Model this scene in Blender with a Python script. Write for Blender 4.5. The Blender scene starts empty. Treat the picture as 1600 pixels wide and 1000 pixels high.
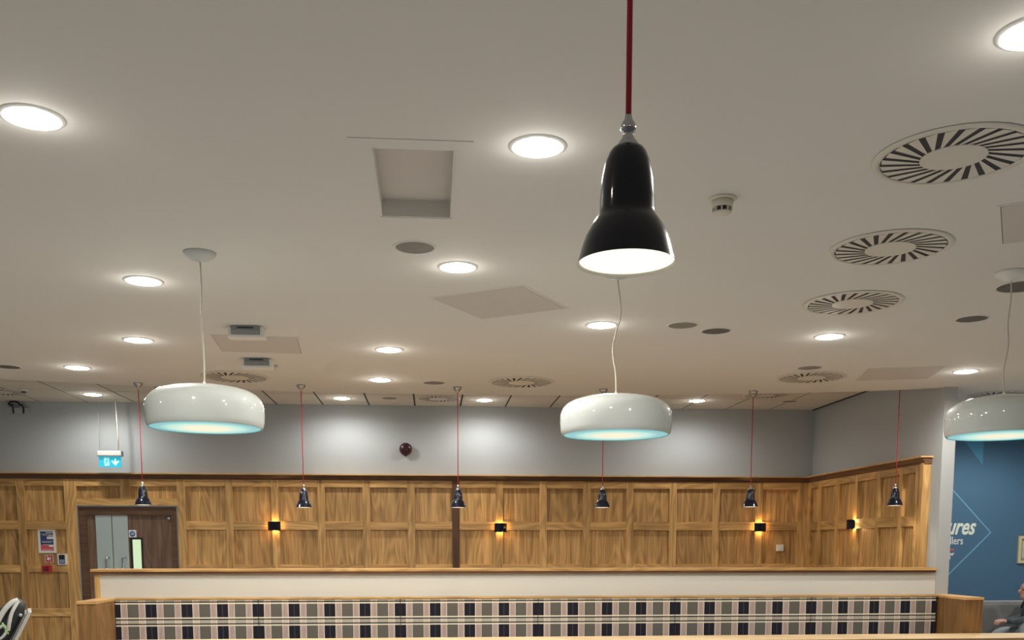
import bpy, bmesh, math, random
from mathutils import Vector, Matrix
random.seed(7)
S = bpy.context.scene
COL = S.collection
PI = math.pi

# ------------------------------------------------------------------ camera
EYE = 1.6
F, PITCH, CYP, YAW = 1510.0, math.radians(6.551), 1025.7, math.radians(4.7)
cd = bpy.data.cameras.new('camera')
cd.sensor_fit = 'HORIZONTAL'; cd.sensor_width = 36.0
cd.lens = F * 36.0 / 1600.0
cd.shift_y = (CYP - 500.0) / 1600.0
cd.clip_start = 0.05; cd.clip_end = 100
cam = bpy.data.objects.new('camera', cd); COL.objects.link(cam)
cam.location = (0, 0, EYE)
cam.rotation_euler = (PI / 2 - PITCH, 0, -YAW)
S.camera = cam

# ------------------------------------------------------------------ world, exposure
W = bpy.data.worlds.new('world'); S.world = W; W.use_nodes = True
W.node_tree.nodes['Background'].inputs[0].default_value = (0.5, 0.5, 0.5, 1)
W.node_tree.nodes['Background'].inputs[1].default_value = 0.05
S.view_settings.view_transform = 'Standard'; S.view_settings.look = 'None'
S.view_settings.gamma = 1.0; S.view_settings.use_curve_mapping = False
S.view_settings.exposure = -0.06
S.cycles.use_denoising = True
S.cycles.max_bounces = 8; S.cycles.diffuse_bounces = 5; S.cycles.glossy_bounces = 4
S.cycles.sample_clamp_indirect = 6.0

DOWN_W = 92.0          # ceiling downlights
PEND_W = 3.0           # small black pendants
BOWL_W = 2.0           # white bowl pendants
SCONCE_W = 1.3
HALO_W = 1.2           # added point light under lenses, imitating a halo on the ceiling
WARM = (1.0, 0.965, 0.90)
CREAM = (1.0, 0.905, 0.73)

# ------------------------------------------------------------------ pixel rays used only to take measurements off real planes
_c, _s = math.cos(PITCH), math.sin(PITCH); _cy, _sy = math.cos(YAW), math.sin(YAW)
def ray(x, y):
    a = (x - 800) / F; b = (CYP - y) / F
    Y = _c + b * _s; Z = b * _c - _s
    return Vector((a * _cy + Y * _sy, -a * _sy + Y * _cy, Z))
def at_y(x, y, Y):
    r = ray(x, y); r = r * (Y / r.y); return Vector((r.x, r.y, r.z + EYE))
def at_z(x, y, h):
    r = ray(x, y); r = r * ((h - EYE) / r.z); return Vector((r.x, r.y, r.z + EYE))
def at_x(x, y, X):
    r = ray(x, y); r = r * (X / r.x); return Vector((r.x, r.y, r.z + EYE))

# ------------------------------------------------------------------ materials
def mat(name, col, rough=0.6, metal=0.0, spec=0.5, coat=0.0, emit=None, estr=0.0, noise=0.0, nscale=30, bump=0.0):
    m = bpy.data.materials.new(name); m.use_nodes = True
    nt = m.node_tree; b = nt.nodes['Principled BSDF']
    b.inputs['Base Color'].default_value = (*col, 1)
    b.inputs['Roughness'].default_value = rough
    b.inputs['Metallic'].default_value = metal
    b.inputs['Specular IOR Level'].default_value = spec
    b.inputs['Coat Weight'].default_value = coat
    b.inputs['Coat Roughness'].default_value = 0.02
    if emit:
        b.inputs['Emission Color'].default_value = (*emit, 1)
        b.inputs['Emission Strength'].default_value = estr
    if noise > 0 or bump > 0:
        tc = nt.nodes.new('ShaderNodeTexCoord'); n = nt.nodes.new('ShaderNodeTexNoise')
        n.inputs['Scale'].default_value = nscale; n.inputs['Detail'].default_value = 4
        nt.links.new(tc.outputs['Object'], n.inputs['Vector'])
        if noise > 0:
            r = nt.nodes.new('ShaderNodeMapRange')
            r.inputs['To Min'].default_value = 1 - noise; r.inputs['To Max'].default_value = 1 + noise
            nt.links.new(n.outputs['Fac'], r.inputs['Value'])
            mx = nt.nodes.new('ShaderNodeVectorMath'); mx.operation = 'SCALE'
            mx.inputs[0].default_value = col
            nt.links.new(r.outputs[0], mx.inputs['Scale'])
            nt.links.new(mx.outputs[0], b.inputs['Base Color'])
        if bump > 0:
            bp = nt.nodes.new('ShaderNodeBump'); bp.inputs['Strength'].default_value = bump
            bp.inputs['Distance'].default_value = 0.002
            nt.links.new(n.outputs['Fac'], bp.inputs['Height']); nt.links.new(bp.outputs[0], b.inputs['Normal'])
    return m

def wood(name, dark, light, vertical=True, rough=0.42, var=0.16, scale=5.0):
    m = bpy.data.materials.new(name); m.use_nodes = True
    nt = m.node_tree; N = nt.nodes.new; L = nt.links.new
    b = nt.nodes['Principled BSDF']; b.inputs['Roughness'].default_value = rough
    b.inputs['Specular IOR Level'].default_value = 0.35
    tc = N('ShaderNodeTexCoord'); sep = N('ShaderNodeSeparateXYZ'); L(tc.outputs['Object'], sep.inputs[0])
    oi = N('ShaderNodeObjectInfo')
    add = N('ShaderNodeMath'); add.operation = 'ADD'; L(sep.outputs['X'], add.inputs[0]); L(sep.outputs['Y'], add.inputs[1])
    rnd = N('ShaderNodeMath'); rnd.operation = 'MULTIPLY'; rnd.inputs[1].default_value = 37.0; L(oi.outputs['Random'], rnd.inputs[0])
    al = N('ShaderNodeMath'); al.operation = 'MULTIPLY'; al.inputs[1].default_value = 0.16
    comb = N('ShaderNodeCombineXYZ')
    cross = sep.outputs['Z'] if not vertical else add.outputs[0]
    along = sep.outputs['Z'] if vertical else add.outputs[0]
    L(along, al.inputs[0]); L(cross, comb.inputs['X']); L(rnd.outputs[0], comb.inputs['Y']); L(al.outputs[0], comb.inputs['Z'])
    # broad figure: distorted bands (flame grain)
    n1 = N('ShaderNodeTexNoise'); n1.inputs['Scale'].default_value = scale * 1.1; n1.inputs['Detail'].default_value = 1.5
    L(comb.outputs[0], n1.inputs['Vector'])
    ph = N('ShaderNodeMath'); ph.operation = 'MULTIPLY'; ph.inputs[1].default_value = 60.0; L(n1.outputs['Fac'], ph.inputs[0])
    si = N('ShaderNodeMath'); si.operation = 'SINE'; L(ph.outputs[0], si.inputs[0])
    # fine pores
    mp = N('ShaderNodeMapping'); mp.inputs['Scale'].default_value = (90, 1, 14); L(comb.outputs[0], mp.inputs['Vector'])
    n2 = N('ShaderNodeTexNoise'); n2.inputs['Scale'].default_value = 1.0; n2.inputs['Detail'].default_value = 3
    L(mp.outputs[0], n2.inputs['Vector'])
    mp3 = N('ShaderNodeMapping'); mp3.inputs['Scale'].default_value = (16, 1, 6); L(comb.outputs[0], mp3.inputs['Vector'])
    n3 = N('ShaderNodeTexNoise'); n3.inputs['Scale'].default_value = 1.0; L(mp3.outputs[0], n3.inputs['Vector'])
    a1 = N('ShaderNodeMath'); a1.operation = 'MULTIPLY_ADD'; a1.inputs[1].default_value = 0.10; a1.inputs[2].default_value = -0.18
    L(si.outputs[0], a1.inputs[0])
    a2 = N('ShaderNodeMath'); a2.operation = 'MULTIPLY_ADD'; a2.inputs[1].default_value = 0.65; L(n2.outputs['Fac'], a2.inputs[0]); L(a1.outputs[0], a2.inputs[2])
    a3 = N('ShaderNodeMath'); a3.operation = 'MULTIPLY_ADD'; a3.inputs[1].default_value = 0.72; L(n3.outputs['Fac'], a3.inputs[0]); L(a2.outputs[0], a3.inputs[2])
    cr = N('ShaderNodeValToRGB'); cr.color_ramp.elements[0].position = 0.15; cr.color_ramp.elements[1].position = 0.85
    cr.color_ramp.elements[0].color = (*dark, 1); cr.color_ramp.elements[1].color = (*light, 1)
    L(a3.outputs[0], cr.inputs[0])
    mr = N('ShaderNodeMapRange'); mr.inputs['To Min'].default_value = 1 - var; mr.inputs['To Max'].default_value = 1 + var
    L(oi.outputs['Random'], mr.inputs['Value'])
    sc = N('ShaderNodeVectorMath'); sc.operation = 'SCALE'; L(cr.outputs['Color'], sc.inputs[0]); L(mr.outputs[0], sc.inputs['Scale'])
    L(sc.outputs[0], b.inputs['Base Color'])
    return m

def plaid():
    m = bpy.data.materials.new('plaid_cloth'); m.use_nodes = True
    nt = m.node_tree; N = nt.nodes.new; L = nt.links.new
    b = nt.nodes['Principled BSDF']; b.inputs['Roughness'].default_value = 0.95; b.inputs['Specular IOR Level'].default_value = 0.1
    tc = N('ShaderNodeTexCoord'); sep = N('ShaderNodeSeparateXYZ'); L(tc.outputs['Generated'], sep.inputs[0])
    # four repeats over the width of a cushion, dark band on the seams
    mu = N('ShaderNodeMath'); mu.operation = 'MULTIPLY'; mu.inputs[1].default_value = 4.0; L(sep.outputs['X'], mu.inputs[0])
    pp = N('ShaderNodeMath'); pp.operation = 'PINGPONG'; pp.inputs[1].default_value = 0.5; L(mu.outputs[0], pp.inputs[0])
    d2 = N('ShaderNodeMath'); d2.operation = 'MULTIPLY'; d2.inputs[1].default_value = 2.0; L(pp.outputs[0], d2.inputs[0])
    cr = N('ShaderNodeValToRGB'); cr.color_ramp.interpolation = 'CONSTANT'
    K = (0.018, 0.019, 0.027); M = (0.23, 0.15, 0.145); P = (0.70, 0.59, 0.50); G = (0.125, 0.118, 0.10)
    st = [(0, (0.06,0.045,0.05)), (0.025, K), (0.31, P), (0.365, M), (0.40, P), (0.43, M), (0.48, P), (0.51, M), (0.56, P), (0.59, M), (0.635, P), (0.68, G)]
    els = cr.color_ramp.elements
    els[0].position = 0; els[0].color = (*st[0][1], 1); els[1].position = st[1][0]; els[1].color = (*st[1][1], 1)
    for p, c in st[2:]:
        e = els.new(p); e.color = (*c, 1)
    L(d2.outputs[0], cr.inputs[0])
    # horizontal lines, object space metres, a group every 0.200 m
    so = N('ShaderNodeSeparateXYZ'); L(tc.outputs['Object'], so.inputs[0])
    zz = N('ShaderNodeMath'); zz.operation = 'MULTIPLY_ADD'; zz.inputs[1].default_value = 1 / 0.200; zz.inputs[2].default_value = 20.0; L(so.outputs['Z'], zz.inputs[0])
    pz = N('ShaderNodeMath'); pz.operation = 'PINGPONG'; pz.inputs[1].default_value = 0.5; L(zz.outputs[0], pz.inputs[0])
    z2 = N('ShaderNodeMath'); z2.operation = 'MULTIPLY'; z2.inputs[1].default_value = 2.0; L(pz.outputs[0], z2.inputs[0])
    c2 = N('ShaderNodeValToRGB'); c2.color_ramp.interpolation = 'CONSTANT'
    Cc = (0.80, 0.73, 0.58)
    hs = [(0, (*Cc, 0.45)), (0.15, (0.015, 0.015, 0.02, 0.85)), (0.27, (*Cc, 0.85)), (0.40, (*Cc, 0.0))]
    e2 = c2.color_ramp.elements
    e2[0].position = 0; e2[0].color = hs[0][1]; e2[1].position = hs[1][0]; e2[1].color = hs[1][1]
    for p, c in hs[2:]:
        e = e2.new(p); e.color = c
    L(z2.outputs[0], c2.inputs[0])
    mx = N('ShaderNodeMix'); mx.data_type = 'RGBA'
    L(c2.outputs['Alpha'], mx.inputs['Factor']); L(cr.outputs['Color'], mx.inputs['A']); L(c2.outputs['Color'], mx.inputs['B'])
    L(mx.outputs['Result'], b.inputs['Base Color'])
    n = N('ShaderNodeTexNoise'); n.inputs['Scale'].default_value = 260; L(tc.outputs['Object'], n.inputs['Vector'])
    bp = N('ShaderNodeBump'); bp.inputs['Strength'].default_value = 0.3; bp.inputs['Distance'].default_value = 0.002
    L(n.outputs['Fac'], bp.inputs['Height']); L(bp.outputs[0], b.inputs['Normal'])
    return m

CEIL = mat('ceiling_paint', (0.71, 0.69, 0.65), 0.85, spec=0.2, noise=0.012, nscale=3)
TILE = mat('ceiling_tile', (0.66, 0.63, 0.57), 0.9, spec=0.1, noise=0.03, nscale=60)
DARKV = mat('ceiling_void', (0.03, 0.03, 0.03), 0.9)
PANELP = mat('access_panel_paint', (0.58, 0.54, 0.50), 0.75, noise=0.015)
WALLP = mat('grey_wall_paint', (0.46, 0.495, 0.52), 0.85, spec=0.2, noise=0.012, nscale=4)
CREAMP = mat('half_wall_paint', (0.59, 0.585, 0.54), 0.8, spec=0.2, noise=0.012, nscale=4)
BLUEP = mat('blue_wall_paint', (0.075, 0.165, 0.27), 0.7, spec=0.3, noise=0.04, nscale=40)
BLUEL = mat('blue_outline_paint', (0.16, 0.40, 0.58), 0.7)
BLUET = mat('blue_triangle_paint', (0.075, 0.28, 0.46), 0.7)
FLOORM = mat('floor_tiles', (0.37, 0.36, 0.345), 0.6, noise=0.06, nscale=5)
OAKV = wood('oak_upright', (0.28, 0.145, 0.046), (0.81, 0.50, 0.195), True)
OAKH = wood('oak_crosswise', (0.28, 0.145, 0.046), (0.80, 0.49, 0.19), False)
OAKP = wood('oak_veneer_panel', (0.24, 0.122, 0.040), (0.76, 0.46, 0.178), True)
OAKA = wood('bench_end_oak', (0.12, 0.058, 0.02), (0.36, 0.19, 0.07), True)
OAKD = wood('dark_oak', (0.06, 0.028, 0.014), (0.14, 0.07, 0.035), True)
OAKC = wood('cornice_oak', (0.07, 0.032, 0.018), (0.17, 0.085, 0.045), False)  # darker oak; in the cornice it carries the shade under the lip
WALN = wood('walnut', (0.11, 0.062, 0.042), (0.27, 0.17, 0.118), True)
WALD = wood('dark_walnut', (0.07, 0.036, 0.022), (0.16, 0.09, 0.055), False)
TABW = wood('pale_table_wood', (0.55, 0.38, 0.20), (0.80, 0.60, 0.36), False, rough=0.35)
TABE = wood('table_edge_wood', (0.20, 0.12, 0.07), (0.34, 0.22, 0.13), False)
WHITE = mat('white_plastic', (0.78, 0.78, 0.75), 0.4)
OFFW = mat('ivory_plastic', (0.66, 0.62, 0.52), 0.45)
GREYP = mat('grey_plastic', (0.22, 0.24, 0.26), 0.5)
LGREY = mat('light_grey_metal', (0.42, 0.43, 0.42), 0.4, metal=0.3)
BLACKP = mat('black_plastic', (0.012, 0.012, 0.015), 0.4)
SPKG = mat('speaker_grille', (0.24, 0.225, 0.20), 0.8, noise=0.1, nscale=300)
SPKD = mat('dark_speaker_grille', (0.12, 0.115, 0.105), 0.8, noise=0.1, nscale=300)
CHROME = mat('chrome', (0.55, 0.55, 0.60), 0.08, metal=1.0)
NICK = mat('brushed_metal', (0.45, 0.45, 0.46), 0.25, metal=1.0)
STEEL = mat('steel_door', (0.50, 0.60, 0.60), 0.45, metal=0.35, noise=0.08, nscale=6)
GLOSSB = mat('black_enamel', (0.004, 0.006, 0.016), 0.25, spec=0.1, coat=0.8)
GLOSSW = mat('white_enamel', (0.50, 0.53, 0.51), 0.5, spec=0.2, coat=1.0)
AQUA = mat('pale_aqua_lining', (0.30, 0.70, 0.76), 0.5)
INW = mat('shade_lining', (0.85, 0.82, 0.72), 0.6)
RED = mat('red_fabric_flex', (0.42, 0.02, 0.045), 0.8)
IVC = mat('ivory_flex', (0.62, 0.58, 0.48), 0.6)
LAMPE = mat('lit_opal_lens', (0.8, 0.78, 0.7), 0.5, emit=CREAM, estr=22.0)
BULBE = mat('lit_bulb_disc', (0.8, 0.78, 0.7), 0.5, emit=CREAM, estr=1.15)
AMBE = mat('lit_amber_bulb', (0.8, 0.5, 0.2), 0.5, emit=(1.0, 0.66, 0.25), estr=6.0)
REDP = mat('red_plastic', (0.48, 0.02, 0.03), 0.4)
MAROON = mat('dark_maroon_plastic', (0.035, 0.006, 0.012), 0.35)
NAVY = mat('navy_print', (0.03, 0.06, 0.17), 0.5)
CORAL = mat('coral_print', (0.62, 0.10, 0.12), 0.5)
PWHITE = mat('white_print', (0.80, 0.80, 0.80), 0.6)
CREAMT = mat('cream_lettering', (0.80, 0.86, 0.74), 0.6)
SBLUE = mat('sign_blue', (0.02, 0.13, 0.42), 0.5)
EXITB = mat('exit_sign_face', (0.02, 0.35, 0.5), 0.4, emit=(0.03, 0.50, 0.66), estr=0.75)
EXITW = mat('exit_sign_symbols', (0.6, 0.8, 0.75), 0.4, emit=(0.50, 0.82, 0.80), estr=0.75)
GLOWG = mat('lit_vision_glass', (0.5, 0.6, 0.42), 0.3, emit=(0.50, 0.66, 0.42), estr=0.85)
GILT = mat('pale_gilt_frame', (0.72, 0.62, 0.36), 0.4)
OLIVE = mat('olive_mount', (0.24, 0.27, 0.20), 0.7)
ARTP = mat('picture_print', (0.55, 0.58, 0.42), 0.7, noise=0.3, nscale=20)
PLAID = plaid()
def opal():
    # diffuser disc with its bulb glow put into the colour: warm middle, cooler rim
    m = mat('painted_glow_opal', (0.5, 0.7, 0.72), 0.4)
    nt = m.node_tree; b = nt.nodes['Principled BSDF']; tc = nt.nodes.new('ShaderNodeTexCoord')
    mp = nt.nodes.new('ShaderNodeMapping'); mp.inputs['Scale'].default_value = (1, 1, 0); nt.links.new(tc.outputs['Object'], mp.inputs[0])
    ln = nt.nodes.new('ShaderNodeVectorMath'); ln.operation = 'LENGTH'; nt.links.new(mp.outputs[0], ln.inputs[0])
    cr = nt.nodes.new('ShaderNodeValToRGB'); cr.color_ramp.interpolation = 'EASE'
    cr.color_ramp.elements[0].position = .09; cr.color_ramp.elements[0].color = (1.0, .90, .68, 1)
    cr.color_ramp.elements[1].position = .25; cr.color_ramp.elements[1].color = (.22, .56, .60, 1)
    e = cr.color_ramp.elements.new(.17); e.color = (.55, .88, .76, 1)
    nt.links.new(ln.outputs['Value'], cr.inputs[0]); nt.links.new(cr.outputs[0], b.inputs['Emission Color']); b.inputs['Emission Strength'].default_value = .95
    b.inputs['Base Color'].default_value = (.1, .13, .13, 1)
    return m
OPAL = opal()
GREYF = mat('grey_fabric', (0.25, 0.25, 0.25), 0.9, noise=0.15, nscale=120)
SKIN = mat('skin', (0.58, 0.32, 0.24), 0.55)
HAIR = mat('dark_hair', (0.03, 0.02, 0.015), 0.8, noise=0.4, nscale=90)
CAMO = mat('mottled_dark_jacket', (0.06, 0.078, 0.09), 0.85, noise=0.95, nscale=14)
JEANS = mat('pale_grey_denim', (0.36, 0.40, 0.43), 0.9, noise=0.12, nscale=80)
BAGB = mat('black_nylon', (0.010, 0.010, 0.014), 0.65, noise=0.3, nscale=60)
BAGW = mat('pale_webbing', (0.50, 0.50, 0.46), 0.7)
BAGG = mat('green_zip_trim', (0.25, 0.50, 0.12), 0.6)
EYEM = mat('eye_dark', (0.02, 0.015, 0.01), 0.3)
LIPM = mat('lips', (0.35, 0.12, 0.10), 0.5)
for _m in (OAKV,):
    pass

# ------------------------------------------------------------------ mesh helpers
class MB:
    def __init__(s): s.v = []; s.f = []; s.sm = []
    def add(s, vs, fs, smooth=False):
        k = len(s.v); s.v += [tuple(v) for v in vs]; s.f += [tuple(i + k for i in f) for f in fs]; s.sm += [smooth] * len(fs); return s
    def box(s, x0, x1, y0, y1, z0, z1):
        return s.add([(x0,y0,z0),(x1,y0,z0),(x1,y1,z0),(x0,y1,z0),(x0,y0,z1),(x1,y0,z1),(x1,y1,z1),(x0,y1,z1)],
                     [(0,3,2,1),(4,5,6,7),(0,1,5,4),(1,2,6,5),(2,3,7,6),(3,0,4,7)])
    def prism(s, pts, h, axis='z', off=0.0):
        """closed outline (2D, CCW) extruded by h; axis z: (x,y), axis y: (x,z)"""
        n = len(pts)
        if axis == 'z': a = [(p[0], p[1], off) for p in pts] + [(p[0], p[1], off + h) for p in pts]
        elif axis == 'y': a = [(p[0], off, p[1]) for p in pts] + [(p[0], off + h, p[1]) for p in pts]
        else: a = [(off, p[0], p[1]) for p in pts] + [(off + h, p[0], p[1]) for p in pts]
        fs = [tuple(range(n)), tuple(range(2 * n - 1, n - 1, -1))] + [(i, i + n, (i + 1) % n + n, (i + 1) % n) for i in range(n)]
        return s.add(a, fs)
    def lathe(s, prof, n=48, smooth=True, c=(0, 0, 0)):
        vs = []; fs = []; rings = []
        for r, z in prof:
            if r < 1e-6: rings.append([len(vs)]); vs.append((c[0], c[1], c[2] + z))
            else:
                rings.append(list(range(len(vs), len(vs) + n)))
                vs += [(c[0] + r * math.cos(2*PI*i/n), c[1] + r * math.sin(2*PI*i/n), c[2] + z) for i in range(n)]
        for a, b in zip(rings, rings[1:]):
            for i in range(n):
                j = (i + 1) % n
                if len(a) == 1 and len(b) == 1: continue
                if len(a) == 1: fs.append((a[0], b[j], b[i]))
                elif len(b) == 1: fs.append((a[i], a[j], b[0]))
                else: fs.append((a[i], a[j], b[j], b[i]))
        return s.add(vs, fs, smooth)
    def tube(s, pts, r, n=8):
        pts = [Vector(p) for p in pts]; vs = []; fs = []
        rr = r if isinstance(r, (list, tuple)) else [r] * len(pts)
        for k, p in enumerate(pts):
            d = (pts[min(k + 1, len(pts) - 1)] - pts[max(k - 1, 0)]).normalized()
            u = d.cross(Vector((0, 0, 1)));
            if u.length < 0.2: u = d.cross(Vector((0, 1, 0)))
            u.normalize(); w = d.cross(u)
            vs += [p + (u * math.cos(2*PI*i/n) + w * math.sin(2*PI*i/n)) * rr[k] for i in range(n)]
        for k in range(len(pts) - 1):
            for i in range(n):
                j = (i + 1) % n; fs.append((k*n+i, k*n+j, (k+1)*n+j, (k+1)*n+i))
        fs.append(tuple(range(n - 1, -1, -1))); fs.append(tuple(range((len(pts)-1)*n, len(pts)*n)))
        return s.add(vs, fs, True)
    def ball(s, c, r, n=14, m=9, sx=1, sy=1, sz=1):
        prof = [(math.sin(PI*i/m) , -math.cos(PI*i/m)) for i in range(m + 1)]
        t = MB().lathe([(max(a, 0) if a > 1e-5 else 0, b) for a, b in prof], n)
        return s.add([(c[0]+v[0]*r*sx, c[1]+v[1]*r*sy, c[2]+v[2]*r*sz) for v in t.v], t.f, True)
    def build(s, name, material, parent=None, loc=(0,0,0), rot=None, bevel=0.0):
        me = bpy.data.meshes.new(name); me.from_pydata(s.v, [], s.f)
        bm = bmesh.new(); bm.from_mesh(me); bmesh.ops.recalc_face_normals(bm, faces=bm.faces[:])
        if bevel > 0:
            bmesh.ops.bevel(bm, geom=bm.edges[:], offset=bevel, segments=2, affect='EDGES', profile=0.6)
        bm.to_mesh(me); bm.free()
        if any(s.sm) and bevel == 0:
            for p, q in zip(me.polygons, s.sm): p.use_smooth = q
        me.materials.append(material)
        return link(name, me, parent, loc, rot)
def link(name, me, parent=None, loc=(0,0,0), rot=None):
    o = bpy.data.objects.new(name, me); COL.objects.link(o); o.location = loc
    if rot: o.rotation_euler = rot
    if parent: o.parent = parent
    return o
def tag(o, label, cat, group=None, kind=None):
    o['label'] = label; o['category'] = cat
    if group: o['group'] = group
    if kind: o['kind'] = kind
    return o
def thing(name, label, cat, loc, rz=0.0, group=None):
    o = link(name, None, None, loc, (0, 0, rz)); o.empty_display_size = 0.05
    return tag(o, label, cat, group)
def struct(o, label, cat):
    o['kind'] = 'structure'; o['label'] = label; o['category'] = cat; return o
_boxes = {}
def piece(name, m, parent, x0, x1, y0, y1, z0, z1, bevel=0.0):
    """a box-shaped piece with its own origin, alike pieces share one mesh"""
    d = (round(x1-x0, 3), round(y1-y0, 3), round(z1-z0, 3)); key = (d, m.name, bevel)
    if key not in _boxes:
        o = MB().box(-d[0]/2, d[0]/2, -d[1]/2, d[1]/2, -d[2]/2, d[2]/2).build(name, m, parent, bevel=bevel); _boxes[key] = o.data
    else: o = link(name, _boxes[key], parent)
    o.location = ((x0+x1)/2, (y0+y1)/2, (z0+z1)/2); return o
def light(name, parent, loc, energy, color=WARM, radius=0.05, spot=None, blend=0.5):
    l = bpy.data.lights.new(name, 'SPOT' if spot else 'POINT'); l.energy = energy; l.color = color; l.shadow_soft_size = radius
    if spot: l.spot_size = math.radians(spot); l.spot_blend = blend
    o = bpy.data.objects.new(name, l); COL.objects.link(o); o.location = loc; o.parent = parent; return o
def text(body, size, name, m, parent, loc, shear=0.0, offset=0.0, align='RIGHT', sx_=1.0):
    cu = bpy.data.curves.new(name, 'FONT'); cu.body = body; cu.size = size; cu.shear = shear; cu.offset = offset
    cu.align_x = align; cu.extrude = 0.0015; cu.resolution_u = 3
    o = bpy.data.objects.new(name, cu); COL.objects.link(o); bpy.context.view_layer.update()
    me = bpy.data.meshes.new_from_object(o.evaluated_get(bpy.context.evaluated_depsgraph_get()))
    bpy.data.objects.remove(o)
    for v in me.vertices: v.co.x *= sx_
    me.materials.clear(); me.materials.append(m)
    return link(name, me, parent, loc, (PI / 2, 0, 0))

# ------------------------------------------------------------------ room shell
ZC = EYE + 1.506      # main ceiling
ZR = EYE + 1.716      # raised ceiling over the alcove
YB = 12.30            # plaster of the back wall
XL, XR, YF = -6.5, 9.0, -13.0
XP0, XP1, YP = 4.90, 5.03, 9.10

struct(MB().box(XL, XR, YF, YB, -0.1, 0).build('floor', FLOORM), 'pale stone-coloured floor of the room, below the picture', 'floor')

edge = [(-6.5,8.5),(-5.2,9.02),(-3.904,9.376),(-3.1,9.59),(-2.6,9.70),(-1.9,9.82),(-1.154,9.905),(-.183,9.945),(.8,9.95),(1.6,9.90),(2.518,9.79),(3.364,9.64),(4.1,9.46),(4.6,9.29),(5.03,9.09)]
def spline(P, k=4):
    out = []
    for i in range(len(P) - 1):
        p0 = Vector(P[max(i-1,0)]); p1 = Vector(P[i]); p2 = Vector(P[i+1]); p3 = Vector(P[min(i+2, len(P)-1)])
        for j in range(k):
            t = j / k
            out.append(0.5*((2*p1)+(p2-p0)*t+(2*p0-5*p1+4*p2-p3)*t*t+(3*p1-p0-3*p2+p3)*t**3))
    out.append(Vector(P[-1])); return out
E = [tuple(p) for p in spline(edge)]
HX0, HX1, HY0, HY1 = -0.219, 0.103, 3.91, 4.687     # hatch opening
cm = MB()
TH = ZR - ZC
cm.box(XL, XR, YF, HY0, ZC, ZC + TH)
cm.box(XL, HX0, HY0, HY1, ZC, ZC + TH); cm.box(HX1, XR, HY0, HY1, ZC, ZC + TH)
outline = [(XL, HY1), (XR, HY1), (XR, YB), (XP1, YB)] + E[::-1]
cm.prism(outline, TH, 'z', ZC)
ceiling = struct(cm.build('ceiling', CEIL), 'smooth off-white lower ceiling ending in a gently curved edge', 'ceiling')

# hatch recess, with its plate
hp = MB()
hp.box(HX0-.01, HX1+.01, HY0-.01, HY1+.01, ZC+.075, ZC+.085)
hatch = thing('ceiling_hatch', 'narrow open recessed hatch in the ceiling with a faint square surround', 'hatch', ((HX0+HX1)/2, (HY0+HY1)/2, ZC))
ox, oy = (HX0+HX1)/2, (HY0+HY1)/2
MB().box(HX0-ox, HX1-ox, HY0-oy, HY1-oy, .072, .08).build('back_plate', PANELP, hatch)
fr = MB()
fx0, fx1, fy0, fy1 = -0.30-ox, 0.17-ox, 3.82-oy, 4.74-oy
fr.box(fx0, HX0-ox-.004, fy0, fy1, -.0025, .0); fr.box(HX1-ox+.004, fx1, fy0, fy1, -.0025, .0)
fr.box(HX0-ox-.004, HX1-ox+.004, fy0, HY0-oy-.004, -.0025, .0); fr.box(HX0-ox-.004, HX1-ox+.004, HY1-oy+.004, fy1, -.0025, .0)
fr.build('surround', CEIL, hatch)
sd = MB()
sd.box(HX0-ox, HX0-ox+.006, HY0-oy, HY1-oy, .0, .072); sd.box(HX1-ox-.006, HX1-ox, HY0-oy, HY1-oy, .0, .072)
sd.box(HX0-ox, HX1-ox, HY1-oy-.006, HY1-oy, .0, .072); sd.box(HX0-ox, HX1-ox, HY0-oy, HY0-oy+.006, .0, .072)
sd.build('lining', CEIL, hatch)

# raised ceiling of the alcove: dark void above separate tiles
rc = struct(MB().box(XL, XP0, 8.4, YB, ZR + .004, ZR + .03).build('ceiling', DARKV), 'raised tiled ceiling over the panelled alcove', 'ceiling')
px_ = 0.5605
xs = [-0.755 + px_ * k for k in range(-11, 12)]
ys = [12.30, 12.0, 11.42, 10.84, 10.26, 9.68, 9.10, 8.52]
for i in range(len(xs) - 1):
    a, b_ = max(xs[i], XL), min(xs[i+1], XP0)
    if b_ - a < 0.05: continue
    for j in range(len(ys) - 1):
        g = 0.010
        piece('ceiling_tile', TILE, rc, a + g, b_ - (g if b_ < XP0 - .01 else 0), ys[j+1] + g, ys[j] - g * 0.3, ZR, ZR + .004)

# walls
wall_back = struct(MB().box(XL, XP0, YB, YB + .12, 0, ZR + .1).build('wall_back', WALLP), 'grey plaster back wall above oak panelling, behind the half wall', 'wall')
wall_right = struct(MB().box(XP0, XP1, YP, YB, 0, ZR + .1).build('wall_right', WALLP), 'grey end wall of the alcove with oak panelling on its side', 'wall')
wall_blue = struct(MB().box(XP1, XR, YB, YB + .12, 0, ZR + .1).build('wall_far_right', BLUEP), 'dark blue wall beyond the alcove at the right', 'wall')
struct(MB().box(XL - .12, XL, YF, YB, 0, ZR + .1).build('wall_left', WALLP), 'grey left wall of the room, out of the picture', 'wall')
struct(MB().box(XR, XR + .12, YF, YB, 0, ZR + .1).build('wall_outer_right', WALLP), 'grey right wall of the room, out of the picture', 'wall')
struct(MB().box(XL, XR, YF - .12, YF, 0, ZR + .1).build('wall_front', WALLP), 'grey wall behind the camera', 'wall')

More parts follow.
